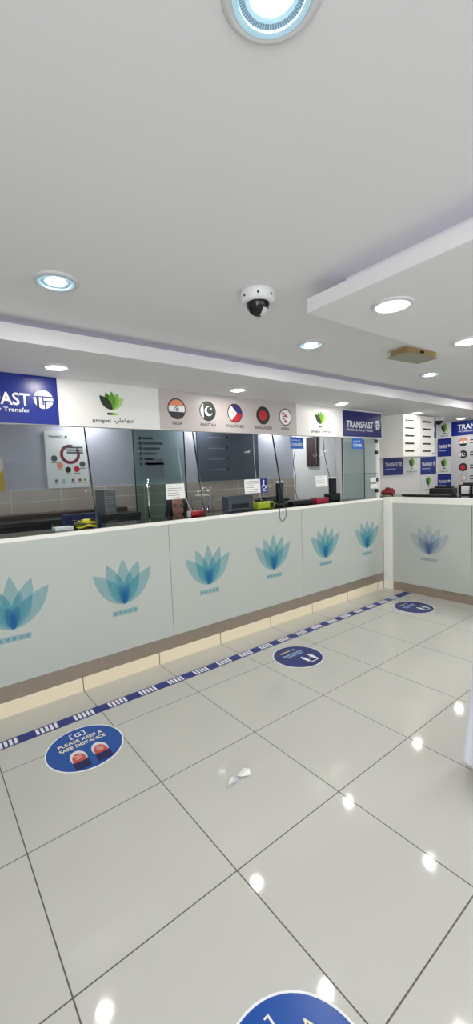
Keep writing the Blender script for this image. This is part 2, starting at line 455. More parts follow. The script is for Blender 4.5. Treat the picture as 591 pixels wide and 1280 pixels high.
# narrow side pane inside the last window
m = MB(); m.box((0, 0, 0), (.007, .30, .70), 'glass_inner'); m.box((-.001, -.002, 0), (.008, .003, .70), 'glass_edge')
solo('glass_fin', m, 'short upright glass fin standing behind the last teller window', 'glass panel', (3.46, .64, 1.142))

# ------------------------------------------------------------ fascia signs
def tf_emblem(mb, u, v, r, d, mw, mb_):
    mb.disc(u, v, r, d, mw, seg=32)
    e = .0006
    mb.rect(u - r * 1.02, v + r * .20, u + r * 1.02, v + r * .34, d + e, mb_)      # gap under the cap
    mb.rect(u - r * .62, v - r * 1.02, u - r * .46, v + r * .22, d + e, mb_)      # left of T stem
    mb.rect(u - r * .12, v - r * .62, u + r * .02, v + r * .22, d + e, mb_)
    mb.rect(u - r * .02, v - r * .30, u + r * 1.02, v - r * .12, d + e, mb_)
    mb.poly([(u - r * .70, v - r * 1.02), (u - r * .46, v - r * 1.02), (u - r * .62, v + r * .2), (u - r * .74, v + r * .2)], d + e, mb_)
    mb.rect(u + r * .06, v - r * 1.02, u + r * .22, v - r * .28, d + e, mb_)
def brand_sign(label, u0, v0, wd, ht, m, lay, loc_y=CF, d=.004, group='blue transfer signs on the fascia'):
    t = thing('sign', label, 'sign', (u0, loc_y, v0), 0, group)
    b = MB(); b.box((0, -d, 0), (wd, 0, ht), m); b.build('board', t)
    (tu, tv, tw, th), (eu, ev, er), (su, sv, sw, sh) = lay
    q = MB(); q.text('TRANSFAST', tu, tv, tw, th, d + .0008, 'white', .018); q.build('lettering', t)
    q = MB(); q.text('Worldwide Money Transfer', su, sv, sw, sh, d + .0008, 'offwhite', .012); q.build('small_lettering', t)
    q = MB(); tf_emblem(q, eu, ev, er, d + .0008, 'white', m); q.build('emblem', t)
    return t
lay = ((.063, .112, .506, .078), (.652, .160, .060), (.067, .062, .50, .036))
brand_sign('bright blue TRANSFAST sign cut off by the left edge of the photo', -.77, 1.862, .742, .308, 'sign_blue', lay)
brand_sign('dark blue TRANSFAST sign at the right end of the white fascia', 2.968, 1.870, .742, .285, 'sign_navy',
           ((.063, .100, .506, .076), (.652, .146, .056), (.067, .056, .50, .034)))

ARAB = '\ufef2\ufe97\ufeee\ufecf\ufeed\ufeae\ufe91'
def leaf_logo(mb, u, v, sc, d, sv=1.0, seq=('leaf4', 'leaf3', 'leaf1', 'leaf2', 'leaf0')):
    tips = ((.088, .095, .026), (.048, .122, .027), (-.045, .122, .026), (.0, .132, .027), (-.090, .098, .030))
    for k, ((a, c, wd), mm) in enumerate(zip(tips, seq)):
        mb.poly([(u + p * sc, v + q * sc * sv) for p, q in petal_pts(a, c, wd, pw=.95)], d + k * .0003, mm)
def progoti(label, uc, v0, sc, group='white leaf logos on the fascia'):
    t = thing('logo_sign', label, 'sign', (uc, CF, v0), 0, group)
    q = MB(); leaf_logo(q, 0, .098 * sc, sc, .0012); q.build('leaf_emblem', t)
    q = MB()
    for i, mm in enumerate(('leaf0', 'leaf1', 'leaf3', 'leaf4')): q.rect((-.04 + i * .02) * sc, .062 * sc, (-.02 + i * .02) * sc, .079 * sc, .0012, mm)
    q.build('green_bar', t)
    q = MB(); q.text('progoti', -.148 * sc, 0, .130 * sc, .032 * sc, .0012, 'text_black', .012)
    q.build('lettering', t)
    q = MB(); q.text(ARAB, .012 * sc, .002, .142 * sc, .042 * sc, .0012, 'text_black', .016); q.build('arabic_lettering', t)
progoti('green leaf logo with progoti lettering beside the left blue sign', .344, 1.886, 1.0)
progoti('green leaf logo with progoti lettering beside the right blue sign', 2.607, 1.888, 1.0)

# flag panel
fp = thing('flag_sign', 'long grey sign with five round country flags on the middle of the fascia', 'sign', (.722, CF, 1.864))
b = MB(); b.box((0, -.004, 0), (1.512, 0, .304), 'panel_grey'); b.build('board', fp)
def flag_badge(q, u, v, r, d, kind):
    e = .0004
    q.disc(u, v, r, d, 'ring_dark'); ri = r * .88
    def arcpoly(c0, c1):   # horizontal band of the disc between heights c0..c1 (fractions of ri)
        a0, a1 = math.asin(max(-1, c0)), math.asin(min(1, c1)); P_ = []
        for k in range(9): a = a0 + (a1 - a0) * k / 8; P_.append((u + ri * math.cos(a), v + ri * math.sin(a)))
        for k in range(9): a = a1 + (a0 - a1) * k / 8; P_.append((u - ri * math.cos(a), v + ri * math.sin(a)))
        return P_
    if kind == 'india':
        q.poly(arcpoly(.32, 1), d + e, 'flag_orange'); q.poly(arcpoly(-.32, .32), d + e, 'white'); q.poly(arcpoly(-1, -.32), d + e, 'flag_green')
        q.ring(u, v, ri * .18, ri * .26, d + 2 * e, 'flag_blue'); q.disc(u, v, ri * .1, d + 2 * e, 'flag_blue', seg=10)
    elif kind == 'pakistan':
        q.disc(u, v, ri, d + e, 'flag_green')
        P_ = [(u + ri * math.cos(a), v + ri * math.sin(a)) for a in [R(125 + 110 * k / 10) for k in range(11)]]
        q.poly(P_, d + 2 * e, 'white')
        cr = [(u + ri * .12 + ri * .55 * math.cos(a), v + ri * .55 * math.sin(a)) for a in [R(75 + 250 * k / 20) for k in range(21)]]
        ci = [(u + ri * .28 + ri * .42 * math.cos(a), v + ri * .1 + ri * .42 * math.sin(a)) for a in [R(325 - 250 * k / 20) for k in range(21)]]
        for k in range(20): q.poly([cr[k], cr[k + 1], ci[19 - k], ci[20 - k]], d + 2 * e, 'white')
        st = [(u + ri * .45 + ri * (.17 if k % 2 == 0 else .07) * math.cos(R(90 + 36 * k)), v + ri * .28 + ri * (.17 if k % 2 == 0 else .07) * math.sin(R(90 + 36 * k))) for k in range(10)]
        q.poly(st, d + 2 * e, 'white')
    elif kind == 'philippines':
        q.poly(arcpoly(0, 1), d + e, 'flag_blue'); q.poly(arcpoly(-1, 0), d + e, 'flag_red')
        P_ = [(u + ri * math.cos(a), v + ri * math.sin(a)) for a in [R(122 + 116 * k / 12) for k in range(13)]] + [(u + ri * .3, v)]
        q.poly(P_, d + 2 * e, 'white'); q.disc(u - ri * .38, v, ri * .2, d + 3 * e, 'flag_yellow', seg=12)
    elif kind == 'bangladesh':
        q.disc(u, v, ri, d + e, 'flag_green'); q.disc(u - ri * .04, v, ri * .66, d + 2 * e, 'flag_red')
    else:
        q.disc(u, v, ri, d + e, 'white')
        for s_, c_, dd in ((1.0, 'flag_blue', 2), (.86, 'flag_red', 3)):
            cx, cz = u - ri * .1, v
            for top in (1, 0):
                z0 = cz + (ri * .02 if top else -ri * .72); h = ri * .76
                q.poly([(cx - ri * .45 * s_, z0 + h * (1 - s_) / 2), (cx + ri * .62 * s_, z0 + h * (1 - s_) / 2), (cx - ri * .45 * s_, z0 + h * (1 + s_) / 2)], d + dd * e, c_)
        q.disc(u - ri * .3, v + ri * .24, ri * .13, d + 4 * e, 'white', seg=10); q.disc(u - ri * .3, v - ri * .45, ri * .15, d + 4 * e, 'white', seg=10)
for kind, u, cap, cw in (('india', .151, 'INDIA', .09), ('pakistan', .448, 'PAKISTAN', .155), ('philippines', .738, 'PHILIPPINES', .19), ('bangladesh', 1.068, 'BANGLADESH', .215), ('nepal', 1.358, 'NEPAL', .115)):
    q = MB(); flag_badge(q, u, .164, .083, .0048, kind); o = q.build('flag_badge', fp)
    o['label'] = {'india': 'round orange white and dark flag', 'pakistan': 'round dark flag with white crescent', 'philippines': 'round blue and red flag with white triangle', 'bangladesh': 'round dark flag with red disc', 'nepal': 'round white badge with red pennants'}[kind]
    q = MB(); q.text(cap, u - cw / 2, .038, cw, .026, .0048, 'text_black', .015); q.build('caption', fp)

# ------------------------------------------------------------ signs and notices on the glass
def glass_angle(): return -math.atan(LEAN / .72)
def on_glass(name, mbs, label, cat, x, z, group=None, lean=True):
    """thing lying on the outer face of the glass; mbs = [(part name, MB)] in wall plane, origin bottom left"""
    t = thing(name, label, cat, (x, (lean_y(z) - .0035) if lean else CF + .0045, z), 0, group)
    if lean: t.rotation_euler = (glass_angle() * .25, 0, 0)
    for n, q in mbs: q.build(n, t)
    return t
def notice(wd, ht, n=5, seed=1):
    rnd = random.Random(seed)
    a = MB(); a.rect(0, 0, wd, ht, .0012, 'paper', .001)
    l = MB()
    for i in range(n):
        z = ht * (.86 - .76 * i / max(1, n - 1)); l.rect(wd * .08, z - ht * .016, wd * (.55 + .36 * rnd.random()), z + ht * .016, .0016, 'text_grey')
    return [('sheet', a), ('printed_lines', l)]
def cashier():
    a = MB(); a.rect(0, 0, .195, .118, .003, 'cashier_blue', .0028)
    l = MB(); l.text('CASHIER', .018, .024, .158, .034, .0036, 'white', .02); l.rect(.018, .085, .115, .091, .0036, 'offwhite'); l.disc(.135, .088, .010, .0036, 'offwhite', seg=12)
    return [('plate', a), ('lettering', l)]
on_glass('notice', notice(.172, .124, 6, 1), 'white paper notice on the glass just above the teller head', 'notice', .760, 1.309)
on_glass('notice', notice(.190, .128, 6, 2), 'white paper notice touching the blue wheelchair sticker', 'notice', 1.570, 1.312)
on_glass('notice', notice(.190, .118, 4, 3), 'white paper notice on the glass above the crimson box', 'notice', 2.550, 1.325)
on_glass('notice', notice(.145, .056, 3, 4), 'small white slip by the wall clamps, upper of the two', 'notice', 3.480, 1.338, None, False)
on_glass('notice', notice(.145, .056, 3, 5), 'small white slip by the wall clamps, lower of the two', 'notice', 3.480, 1.262, None, False)
a = MB(); a.rect(0, 0, .088, .135, .0012, 'sign_blue', .001)
l = MB(); l.disc(.042, .112, .009, .0018, 'white', seg=12); l.poly([(.036, .062), (.046, .062), (.046, .100), (.036, .100)], .0018, 'white'); l.rect(.04, .062, .062, .070, .0018, 'white')
l.poly([(.056, .064), (.064, .068), (.074, .044), (.066, .041)], .0018, 'white'); l.ring(.040, .056, .018, .024, .0018, 'white', R(120), R(380)); l.rect(.018, .014, .07, .020, .0018, 'white')
on_glass('wheelchair_sticker', [('sheet', a), ('pictogram', l)], 'blue wheelchair access sticker on the teller glass', 'sticker', 1.766, 1.308)
on_glass('cashier_sign', cashier(), 'blue CASHIER plate on the leaning glass under the white leaf logo', 'sign', 2.262, 1.735, 'blue cashier plates')
on_glass('cashier_sign', cashier(), 'blue CASHIER plate on the upright last glass under the dark blue sign', 'sign', 3.140, 1.732, 'blue cashier plates', False)

# ------------------------------------------------------------ floor markings
b = FL(); b.box((-2.15, .212, .0), (3.755, .296, .0009), 'tape_blue')
k = -8
while True:
    x = -.381 + .2215 * k; k += 1
    if x > 3.6: break
    for j in range(5): b.rect(x + j * .0262, .223, x + j * .0262 + .0165, .286, .0012, 'white')
solo('floor_tape', b, 'blue floor tape with groups of white bars running along the counter', 'floor tape')

def sticker_feet(label, x, y, rz=0.0, mm='sticker_blue'):
    t = thing('floor_sticker', label, 'floor sticker', (x, y, 0), rz, 'round distancing stickers on the floor')
    b = FL(); b.lathe([(.208, 0), (.208, .0008)], 'white', 48, smooth=False); b.disc(0, 0, .201, .0011, mm, seg=48); b.build('disc', t)
    b = FL(); d = .0016
    for s_ in (-1, 1):
        b.rect(s_ * .040 - .003, .113, s_ * .040 + .003, .165, d, 'white'); b.rect(min(s_ * .040, s_ * .026), .160, max(s_ * .040, s_ * .026), .165, d, 'white'); b.rect(min(s_ * .040, s_ * .026), .113, max(s_ * .040, s_ * .026), .118, d, 'white')
    b.text('G', -.018, .118, .036, .042, d, 'white', .015); b.build('emblem', t)
    b = FL(); b.text('PLEASE KEEP A', -.125, .066, .25, .030, d, 'cream_text', .02); b.text('SAFE DISTANCE', -.128, .022, .256, .030, d, 'cream_text', .02); b.build('lettering', t)
    for s_ in (-1, 1):
        b = FL(); u = s_ * .058; a = -.02 * s_
        def ell(cx, cy, rx, ry, a0=0, a1=360, n=24): return [(cx + rx * math.cos(R(a0 + (a1 - a0) * k / n)), cy + ry * math.sin(R(a0 + (a1 - a0) * k / n))) for k in range(n + 1)]
        b.poly(ell(u, -.072, .043, .066, 0, 180) + [(u - .040, -.100), (u + .040, -.100)][::1], d, 'offwhite')
        b.poly(ell(u, -.085, .034, .052, 0, 180) + [(u - .034, -.118), (u + .034, -.118)], d + .0003, 'shoe_red')
        for j in range(3): b.rect(u - .018, -.085 + j * .014, u + .018, -.080 + j * .014, d + .0006, 'offwhite')
        yb = -math.sqrt(.199 ** 2 - (abs(u) + .04) ** 2)
        b.poly([(u - .040, -.110), (u + .040, -.110), (u + .040 - .01 * s_ * 0, yb), (u - .040, yb)], d + .0009, 'trouser_navy')
        o = b.build('shoe_picture', t)
    return t
sticker_feet('round blue PLEASE KEEP A SAFE DISTANCE floor sticker picturing two red shoes', -.198, -.073)
sticker_feet('round blue floor sticker cut off by the bottom edge of the photo', -.235, -1.748)
def sticker_people(label, x, y):
    t = thing('floor_sticker', label, 'floor sticker', (x, y, 0), 0, 'round distancing stickers on the floor')
    b = FL(); b.lathe([(.205, 0), (.205, .0008)], 'offwhite', 48, smooth=False); b.disc(0, 0, .196, .0011, 'sticker_navy', seg=48); b.build('disc', t)
    d = .0016
    b = FL()
    for j in range(6): b.rect(-.085 + j * .018, .105, -.085 + j * .018 + .013, .128, d, 'gold_text')
    b.ring(.055, .117, .012, .018, d, 'pale_blue', seg=14); b.build('header', t)
    b = FL()
    for r_, n, w_ in ((.052, 11, .0195), (.022, 9, .0195)):
        for j in range(n): b.rect(-n * w_ / 2 + j * w_, r_, -n * w_ / 2 + j * w_ + .014, r_ + .020, d, 'pale_blue')
    b.build('lettering_row', t)
    b = FL()
    for u in (.005, .085):
        b.disc(u, -.040, .013, d, 'white', seg=14); b.poly([(u - .020, -.055), (u + .020, -.055), (u + .014, -.090), (u + .012, -.125), (u + .003, -.125), (u, -.095), (u - .003, -.125), (u - .012, -.125), (u - .014, -.090)], d, 'white')
    b.rect(.032, -.086, .058, -.081, d, 'white'); b.poly([(.026, -.0835), (.036, -.075), (.036, -.092)], d, 'white'); b.poly([(.064, -.0835), (.054, -.075), (.054, -.092)], d, 'white')
    b.rect(.0, -.145, .09, -.137, d, 'white')
    b.build('people_pictogram', t)
sticker_people('round navy floor sticker with two white figures in the middle of the tape line', 1.512, -.073)
sticker_people('round navy floor sticker nearest the side counter, far end of the tape', 3.292, -.073)

# torn paper
sp = thing('paper_scrap', 'torn scrap of white paper lying on the floor tiles', 'litter', (.30, -.825, 0))
b = MB(); P_ = [(.005, .012), (.058, .028), (.072, -.002), (.060, -.026), (.012, -.012)]
vs = [(x, y, .004 + .006 * ((i * 7) % 3)) for i, (x, y) in enumerate(P_)] + [(x, y, .0025 + .006 * ((i * 7) % 3)) for i, (x, y) in enumerate(P_)]
b.add(vs, [(0, 4, 3, 2, 1), (5, 6, 7, 8, 9)] + [(k, (k + 1) % 5, 5 + (k + 1) % 5, 5 + k) for k in range(5)], 'paper'); b.build('white_piece', sp)
mat('film', (214, 214, 222), 0.1, alpha=0.45)
b = MB(); Q = [(.012, .008), (-.02, .018), (-.062, -.006), (-.088, -.012), (-.060, -.028), (-.010, -.018)]
vs = [(x, y, .002 + .005 * ((i * 5) % 3)) for i, (x, y) in enumerate(Q)] + [(x, y, .0008 + .005 * ((i * 5) % 3)) for i, (x, y) in enumerate(Q)]
b.add(vs, [(0, 5, 4, 3, 2, 1), (6, 7, 8, 9, 10, 11)] + [(k, (k + 1) % 6, 6 + (k + 1) % 6, 6 + k) for k in range(6)], 'film'); b.build('clear_film', sp)

# ------------------------------------------------------------ downlights
def downlight(label, loc, kind='cool', r=.088, group='downlights in the main ceiling'):
    t = thing('downlight', label, 'ceiling light', loc, 0, group)
    b = MB(); b.lathe([(r, 0), (r, -.002), (r * .93, -.008), (r * .80, -.009), (r * .78, -.003)], 'trim', 48, cap=False); b.build('trim_ring', t)
    if kind == 'cool':
        b = MB()
        prof = [(.79, -.003)]
        for k in range(3): prof += [(.77 - k * .04, -.0105), (.755 - k * .04, -.0075)]
        prof += [(.655, -.010), (.655, -.004)]
        b.lathe([(r * a, z) for a, z in prof], 'lamp_lens', 48, cap=False, smooth=False); b.build('lens_rings', t)
        b = MB()
        n = 72
        for k in range(n):
            a = 2 * PI * k / n; da = PI / n
            for j, (ro, ri, mm) in enumerate(((.65, .54, 'lamp_rib'), (.53, .46, 'lamp_lens'))):
                P_ = []
                for rr, aa, z in ((ro, a - da * .75, -.006), (ro, a + da * .75, -.006), (ri, a + da * .75, -.0045), (ri, a - da * .75, -.0045)):
                    P_.append((r * rr * math.cos(aa), r * rr * math.sin(aa), z))
                b.add(P_, [(0, 1, 2, 3), (3, 2, 1, 0)][:1], mm)
        b.lathe([(r * .66, -.0035), (r * .45, -.0025)], 'lamp_lens', 48, cap=False)
        b.build('reflector', t)
        b = MB(); b.lathe([(r * .44, -.0018), (r * .43, -.0030)], 'lamp_white', 40); b.build('diffuser', t)
    else:
        b = MB(); b.lathe([(r * .80, -.002), (r * .79, -.006), (r * .74, -.0075)], 'lamp_cover', 40); b.lathe([(r * .50, -.0070), (r * .50, -.0088)], 'lamp_warm', 40); b.build('diffuser', t)
    return t
A = downlight('round ceiling downlight cut off by the top edge of the photo', (-.293, -1.815, H))
dup(A, (-.312, -.556, H), 'main ceiling downlight above the left blue sign, at the left of the photo')
dup(A, (1.225, -.540, H), 'main ceiling downlight just right of the dome camera')
dup(A, (2.775, -.515, H), 'main ceiling downlight just beyond the tan mesh vent')
Wm = downlight('warm white downlight near the corner of the dropped ceiling panel', (.818, -1.355, HS), 'warm', .088, 'downlights in the dropped panel')
dup(Wm, (1.646, -1.312, HS), 'warm white downlight of the dropped panel cut by the right edge of the photo')
S1 = downlight('soffit downlight in front of the left blue sign', (-.100, .290, HS), 'warm', .080, 'downlights along the counter soffit')
dup(S1, (1.295, .306, HS), 'soffit downlight in front of the flag sign')
dup(S1, (2.667, .341, HS), 'soffit downlight between the right leaf logo and the dark blue sign')
dup(S1, (4.17, .365, HS), 'soffit downlight in front of the slotted white cabinet')
dup(S1, (5.40, .380, HS), 'soffit downlight above the blue header at the far right wall')

# ------------------------------------------------------------ dome cameras, vent
def dome_camera(label, loc, rz):
    t = thing('dome_camera', label, 'security camera', loc, rz, 'white dome security cameras')
    b = MB(); b.lathe([(.078, 0), (.078, -.012), (.074, -.040), (.066, -.048), (.052, -.050)], 'plastic_white', 40); b.build('base', t)
    b = MB(); b.lathe([(.052 * math.cos(R(a)), -.046 - .058 * math.sin(R(a))) for a in range(0, 90, 9)] + [(.002, -.104)], 'black_gloss', 36); b.build('dome', t)
    # white eyeball visor seen through the far side of the dome
    b = MB(); vs = []; fs = []
    n = 12
    for i in range(n + 1):
        a = R(-80 + 160 * i / n)
        for e in (34, 48, 62, 76):
            rr = .0535; vs.append((rr * math.cos(R(e)) * math.cos(a), rr * math.cos(R(e)) * math.sin(a), -.046 - (.058 + .0015) * math.sin(R(e))))
    for i in range(n):
        for j in range(3): fs.append((i * 4 + j, i * 4 + j + 1, i * 4 + j + 5, i * 4 + j + 4))
    b.add(vs, fs, 'trim', True); b.build('visor', t)
    for a in (200, 250, 300):
        b = MB(); b.lathe([(.005, 0), (.005, .004)], 'dark_metal', 10); o = b.build('screw', t)
        o.location = (.0735 * math.cos(R(a)), .0735 * math.sin(R(a)), -.030); o.rotation_euler = (0, R(90), R(a))
    return t
D1 = dome_camera('white dome security camera with dark lens on the main ceiling', (.445, -.925, H), R(-20))
dup(D1, (4.93, .47, HS), 'white dome security camera under the soffit beside the slotted cabinet', R(20))
v = thing('ceiling_vent', 'tan mesh sided ceiling vent with a grey bottom plate beyond the dropped panel', 'vent', (1.99, -.80, H), R(-6))
b = MB(); b.box((-.16, -.065, -.040), (.16, .065, 0), 'mesh_tan')
b.build('mesh_frame', v)
b = MB(); b.box((-.185, -.075, -.047), (.165, .085, -.040), 'plate_grey', .002); b.build('bottom_plate', v)
b = MB(); b.box((-.02, -.069, -.028), (.02, -.065, -.012), 'text_black'); b.build('label_plate', v)

# ------------------------------------------------------------ slotted cabinet in the alcove
cb_ = thing('wall_cabinet', 'white wall cabinet with ten dark slots hanging under the soffit at right', 'cabinet', (4.0, .45, 1.632))
b = MB(); b.box((0, .018, 0), (.77, .40, .535), 'gloss_white', .004); b.build('carcass', cb_)
for k, (x0, x1, s0, s1) in enumerate(((.004, .395, .045, .255), (.399, .768, .465, .675))):
    b = MB(); b.box((x0, 0, .004), (x1, .017, .530), 'gloss_white', .003); d = b.build('door', cb_)
    b = MB()
    for i in range(5):
        z = .455 - i * .0955; b.box((s0, -.002, z - .010), (s1, .001, z + .010), 'text_black')
    b.build('slots', d)
b = MB(); b.lathe([(.008, 0), (.008, .010)], 'dark_metal', 12); o = b.build('lock', cb_); o.location = (.735, .0, .045); o.rotation_euler = (R(90), 0, 0)

# small signs on the alcove and right walls
def wall_sign(label, loc, rz, wd, ht, blue, parts=True):
    t = thing('wall_sign', label, 'sign', loc, rz, 'chequered signs on the back corner walls')
    b = MB(); b.box((0, -.003, 0), (wd, 0, ht), 'sign_blue' if blue else 'offwhite'); b.build('board', t)
    q = MB()
    if blue:
        q.text('TRANSFAST', wd * .08, ht * .46, wd * .66, ht * .19, .0038, 'white', .02); q.rect(wd * .09, ht * .30, wd * .62, ht * .35, .0038, 'pale_blue'); q.build('lettering', t)
        q = MB(); tf_emblem(q, wd * .86, ht * .58, min(wd * .10, ht * .14), .0038, 'white', 'sign_blue'); q.build('emblem', t)
    else:
        leaf_logo(q, wd * .5, ht * .40, .95 if wd > .3 else .55, .0038, 1.12 if wd > .3 else 1.95); q.build('leaf_emblem', t)
        q = MB(); q.rect(wd * .5 - .02, ht * .30, wd * .5 + .02, ht * .35, .0038, 'leaf0'); q.build('green_bar', t)
        q = MB(); q.text('progoti', wd * .2, ht * .10, wd * .3, ht * .10, .0038, 'text_black', .01)
        q.build('lettering', t); q = MB()
        q.text(ARAB, wd * .53, ht * .10, wd * .27, ht * .11, .0038, 'text_black', .008); q.build('arabic_lettering', t)
YA = .858
wall_sign('blue sign low under the slotted cabinet, beside the right end of the teller glass', (4.205, YA, 1.402), 0, .48, .262, True)
wall_sign('white leaf logo sign between the two blue signs under the slotted cabinet', (4.69, YA, 1.402), 0, .475, .262, False)
wall_sign('blue sign under the right end of the slotted cabinet', (5.17, YA, 1.385), 0, .475, .275, True)
wall_sign('white leaf logo sign lowest in the corner, just above the black printer', (5.17, YA, 1.115), 0, .475, .265, False)
wall_sign('blue sign mostly hidden behind the slotted cabinet', (5.17, YA, 1.935), 0, .475, .23, True)
yr = .857
wall_sign('white leaf logo sign just under the far dome camera', (XR - .002, yr, 1.93), -PI / 2, .205, .235, False)
wall_sign('blue sign at the corner, upper of the two on the right wall', (XR - .002, yr, 1.65), -PI / 2, .205, .276, True)
wall_sign('white leaf logo sign between the two blue signs of the right wall', (XR - .002, yr, 1.382), -PI / 2, .205, .264, False)
wall_sign('blue sign at the corner, lower of the two on the right wall', (XR - .002, yr, 1.115), -PI / 2, .205, .264, True)
t = thing('flag_board', 'tall pale grey board with blue header and round flags on the right wall', 'sign', (XR - .002, .648, 1.10), -PI / 2)
b = MB(); b.box((0, -.003, 0), (1.3, 0, .845), 'board_grey'); b.build('board', t)
b = MB(); b.box((0, -.004, .846), (1.3, 0, 1.06), 'sign_blue'); hb = b.build('header', t)
q = MB(); q.text('TRANSFAST', .09, .935, .52, .075, .0048, 'white', .018); q.text('Worldwide Money Transfer', .10, .888, .50, .030, .0048, 'offwhite', .012); tf_emblem(q, .70, .965, .055, .0048, 'white', 'sign_blue'); q.build('lettering', hb)
for kind, z, r in (('india', .745, .062), ('pakistan', .565, .060), ('bangladesh', .375, .062), ('nepal', .215, .045)):
    q = MB(); flag_badge(q, .172, z, r, .0038, kind); q.build('flag_badge', t)
    q = MB()
    for j in range(2): q.rect(.27, z + .018 - j * .04, .55, z + .034 - j * .04, .0038, 'text_black')
    q.build('caption', t)

# ------------------------------------------------------------ staff room behind the glass
bc = thing('back_counter', 'long black back counter with a brown back ledge along the staff room wall at left', 'counter', (XL + .02, 1.45, 0))
b = MB(); b.box((0, 0, 0), (3.10, .5, 1.12), 'black'); b.build('body', bc)
b = MB(); b.box((0, -.02, 1.12), (3.10, .30, 1.16), 'black', .004); b.build('worktop', bc)
b = MB(); b.box((0, .30, 1.12), (3.10, .5, 1.20), 'brown', .004); b.build('back_ledge', bc)
bc = thing('back_counter', 'black back counter with a brown top under the slate board', 'counter', (1.70, 1.45, 0))
b = MB(); b.box((0, 0, 0), (1.90, .5, 1.02), 'black'); b.build('body', bc)
b = MB(); b.box((0, -.02, 1.02), (1.90, .5, 1.06), 'brown_dark', .004); b.build('worktop', bc)
# reflection of a glass door with handle, built as solid parts
gd = thing('door_reflection', 'reflected glass door with a tall chrome handle, modelled solid behind the seated teller', 'door', (1.05, 1.80, 0))
b = MB(); b.box((0, 0, 0), (.62, .010, 2.1), 'door_reflection'); b.box((-.006, -.003, 0), (.0, .013, 2.1), 'glass_edge'); b.box((.62, -.003, 0), (.626, .013, 2.1), 'glass_edge'); b.build('pane', gd)
b = MB(); b.tube([(.115, -.045, .90), (.115, -.045, 1.48)], .012, 'chrome', 12)
for z in (.95, 1.43): b.tube([(.115, -.045, z), (.115, 0, z)], .007, 'chrome', 8)
b.build('handle', gd)
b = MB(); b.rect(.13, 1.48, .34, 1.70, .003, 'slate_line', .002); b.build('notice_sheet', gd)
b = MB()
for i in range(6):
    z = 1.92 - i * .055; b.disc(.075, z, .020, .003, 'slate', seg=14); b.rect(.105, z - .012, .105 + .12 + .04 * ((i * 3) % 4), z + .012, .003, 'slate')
b.build('reflected_list', gd)  # dots and bars draw the mirrored list of a reflected banner
# posters and boards on the back wall
t = thing('poster', 'white poster with a dark red ring and small flags on the staff room wall', 'poster', (.215, YB - .002, 1.425))
b = MB(); b.box((0, -.012, 0), (.40, 0, .56), 'offwhite'); b.build('board', t)
q = MB(); q.text('TRANSFAST', .035, .497, .135, .022, .0126, 'slate', .02); q.disc(.20, .508, .012, .0126, 'slate', seg=12); q.build('header', t)
q = MB(); q.ring(.23, .335, .068, .098, .0126, 'arc_red', R(70), R(400), 30)
for j in range(3): q.rect(.20, .395 - j * .026, .36, .411 - j * .026, .0132, 'slate')
q.build('ring_picture', t)
for i, (u, vv, mm) in enumerate(((.075, .295, 'slate'), (.125, .225, 'flag_orange'), (.20, .180, 'flag_green'), (.285, .185, 'flag_red'), (.345, .235, 'slate'))):
    q = MB(); q.disc(u, vv, .030, .0126, mm, seg=18); q.rect(u - .03, vv - .046, u + .03, vv - .038, .0126, 'text_grey'); q.build('flag_badge', t)
q = MB()
for u, mm in ((.08, 'text_grey'), (.15, 'pale_blue'), (.24, 'leaf1'), (.31, 'flag_red'), (.36, 'leaf3')): q.disc(u, .075, .014, .0126, mm, seg=12); q.rect(u - .02, .046, u + .02, .052, .0126, 'text_grey')
q.build('logo_row', t)
t = thing('poster', 'pink and yellow poster cut off by the left edge of the photo', 'poster', (-.52, YB - .002, 1.42))
b = MB(); b.box((0, -.012, 0), (.36, 0, .30), 'poster_pink'); b.build('board', t)
q = MB(); q.poly([(0, 0), (.36, 0), (.36, .20), (.20, .05), (0, .12)], .0125, 'poster_yellow'); q.build('picture', t)
t = thing('notice_board', 'wide dark slate board with faint lines high on the staff room wall', 'board', (1.965, YB - .002, 1.425))
b = MB(); b.box((0, -.02, 0), (.985, 0, .66), 'slate'); b.build('board', t)
q = MB()
for i in range(4): q.rect(.16, .54 - i * .135, .42, .552 - i * .135, .0206, 'slate_line'); q.disc(.46, .555 - i * .135, .016, .0206, 'black', seg=10)
q.build('faint_lines', t)
t = thing('wall_panel', 'dark brown framed panel on the staff room side wall, right of the left CASHIER plate', 'panel', (3.643, 1.705, 1.568), -PI / 2)
b = MB(); b.box((0, -.03, 0), (.20, 0, .41), 'brown_dark', .006); b.build('board', t)
b = MB(); b.box((.18, -.036, .02), (.192, -.03, .39), 'steel'); b.build('edge_trim', t)
# navy office chairs
def office_chair(label, loc, rz, fab, hw, top):
    t = thing('office_chair', label, 'chair', loc, rz, 'office chairs behind the counter')
    b = MB()
    for k in range(5):
        a = 2 * PI * k / 5; b.tube([(0, 0, .09), (.24 * math.cos(a), .24 * math.sin(a), .06)], [.022, .014], 'black', 8)
    b.build('base', t)
    for k in range(5):
        a = 2 * PI * k / 5; b = MB(); b.lathe([(.028, -.012), (.03, 0), (.028, .012)], 'black', 14); o = b.build('castor', t); o.location = (.24 * math.cos(a), .24 * math.sin(a), .030); o.rotation_euler = (R(90), 0, a)
    b = MB(); b.tube([(0, 0, .08), (0, 0, .46)], .025, 'steel', 12); b.build('post', t)
    b = MB(); b.box((-.24, -.23, .46), (.24, .23, .54), fab, .03); b.build('seat', t)
    b = MB(); b.box((-hw, .20, .66), (hw, .26, top), fab, .025); b.tube([(0, .15, .48), (0, .24, .60), (0, .24, .95)], .018, 'black', 8); b.build('backrest', t)
    return t
office_chair('empty navy office chair behind the counter below the white poster', (.20, 1.162, 0), R(176), 'navy_fabric', .15, 1.235)
office_chair('black office chair the teller sits on', (1.285, 1.40, 0), R(2), 'dark_cloth', .20, 1.0)

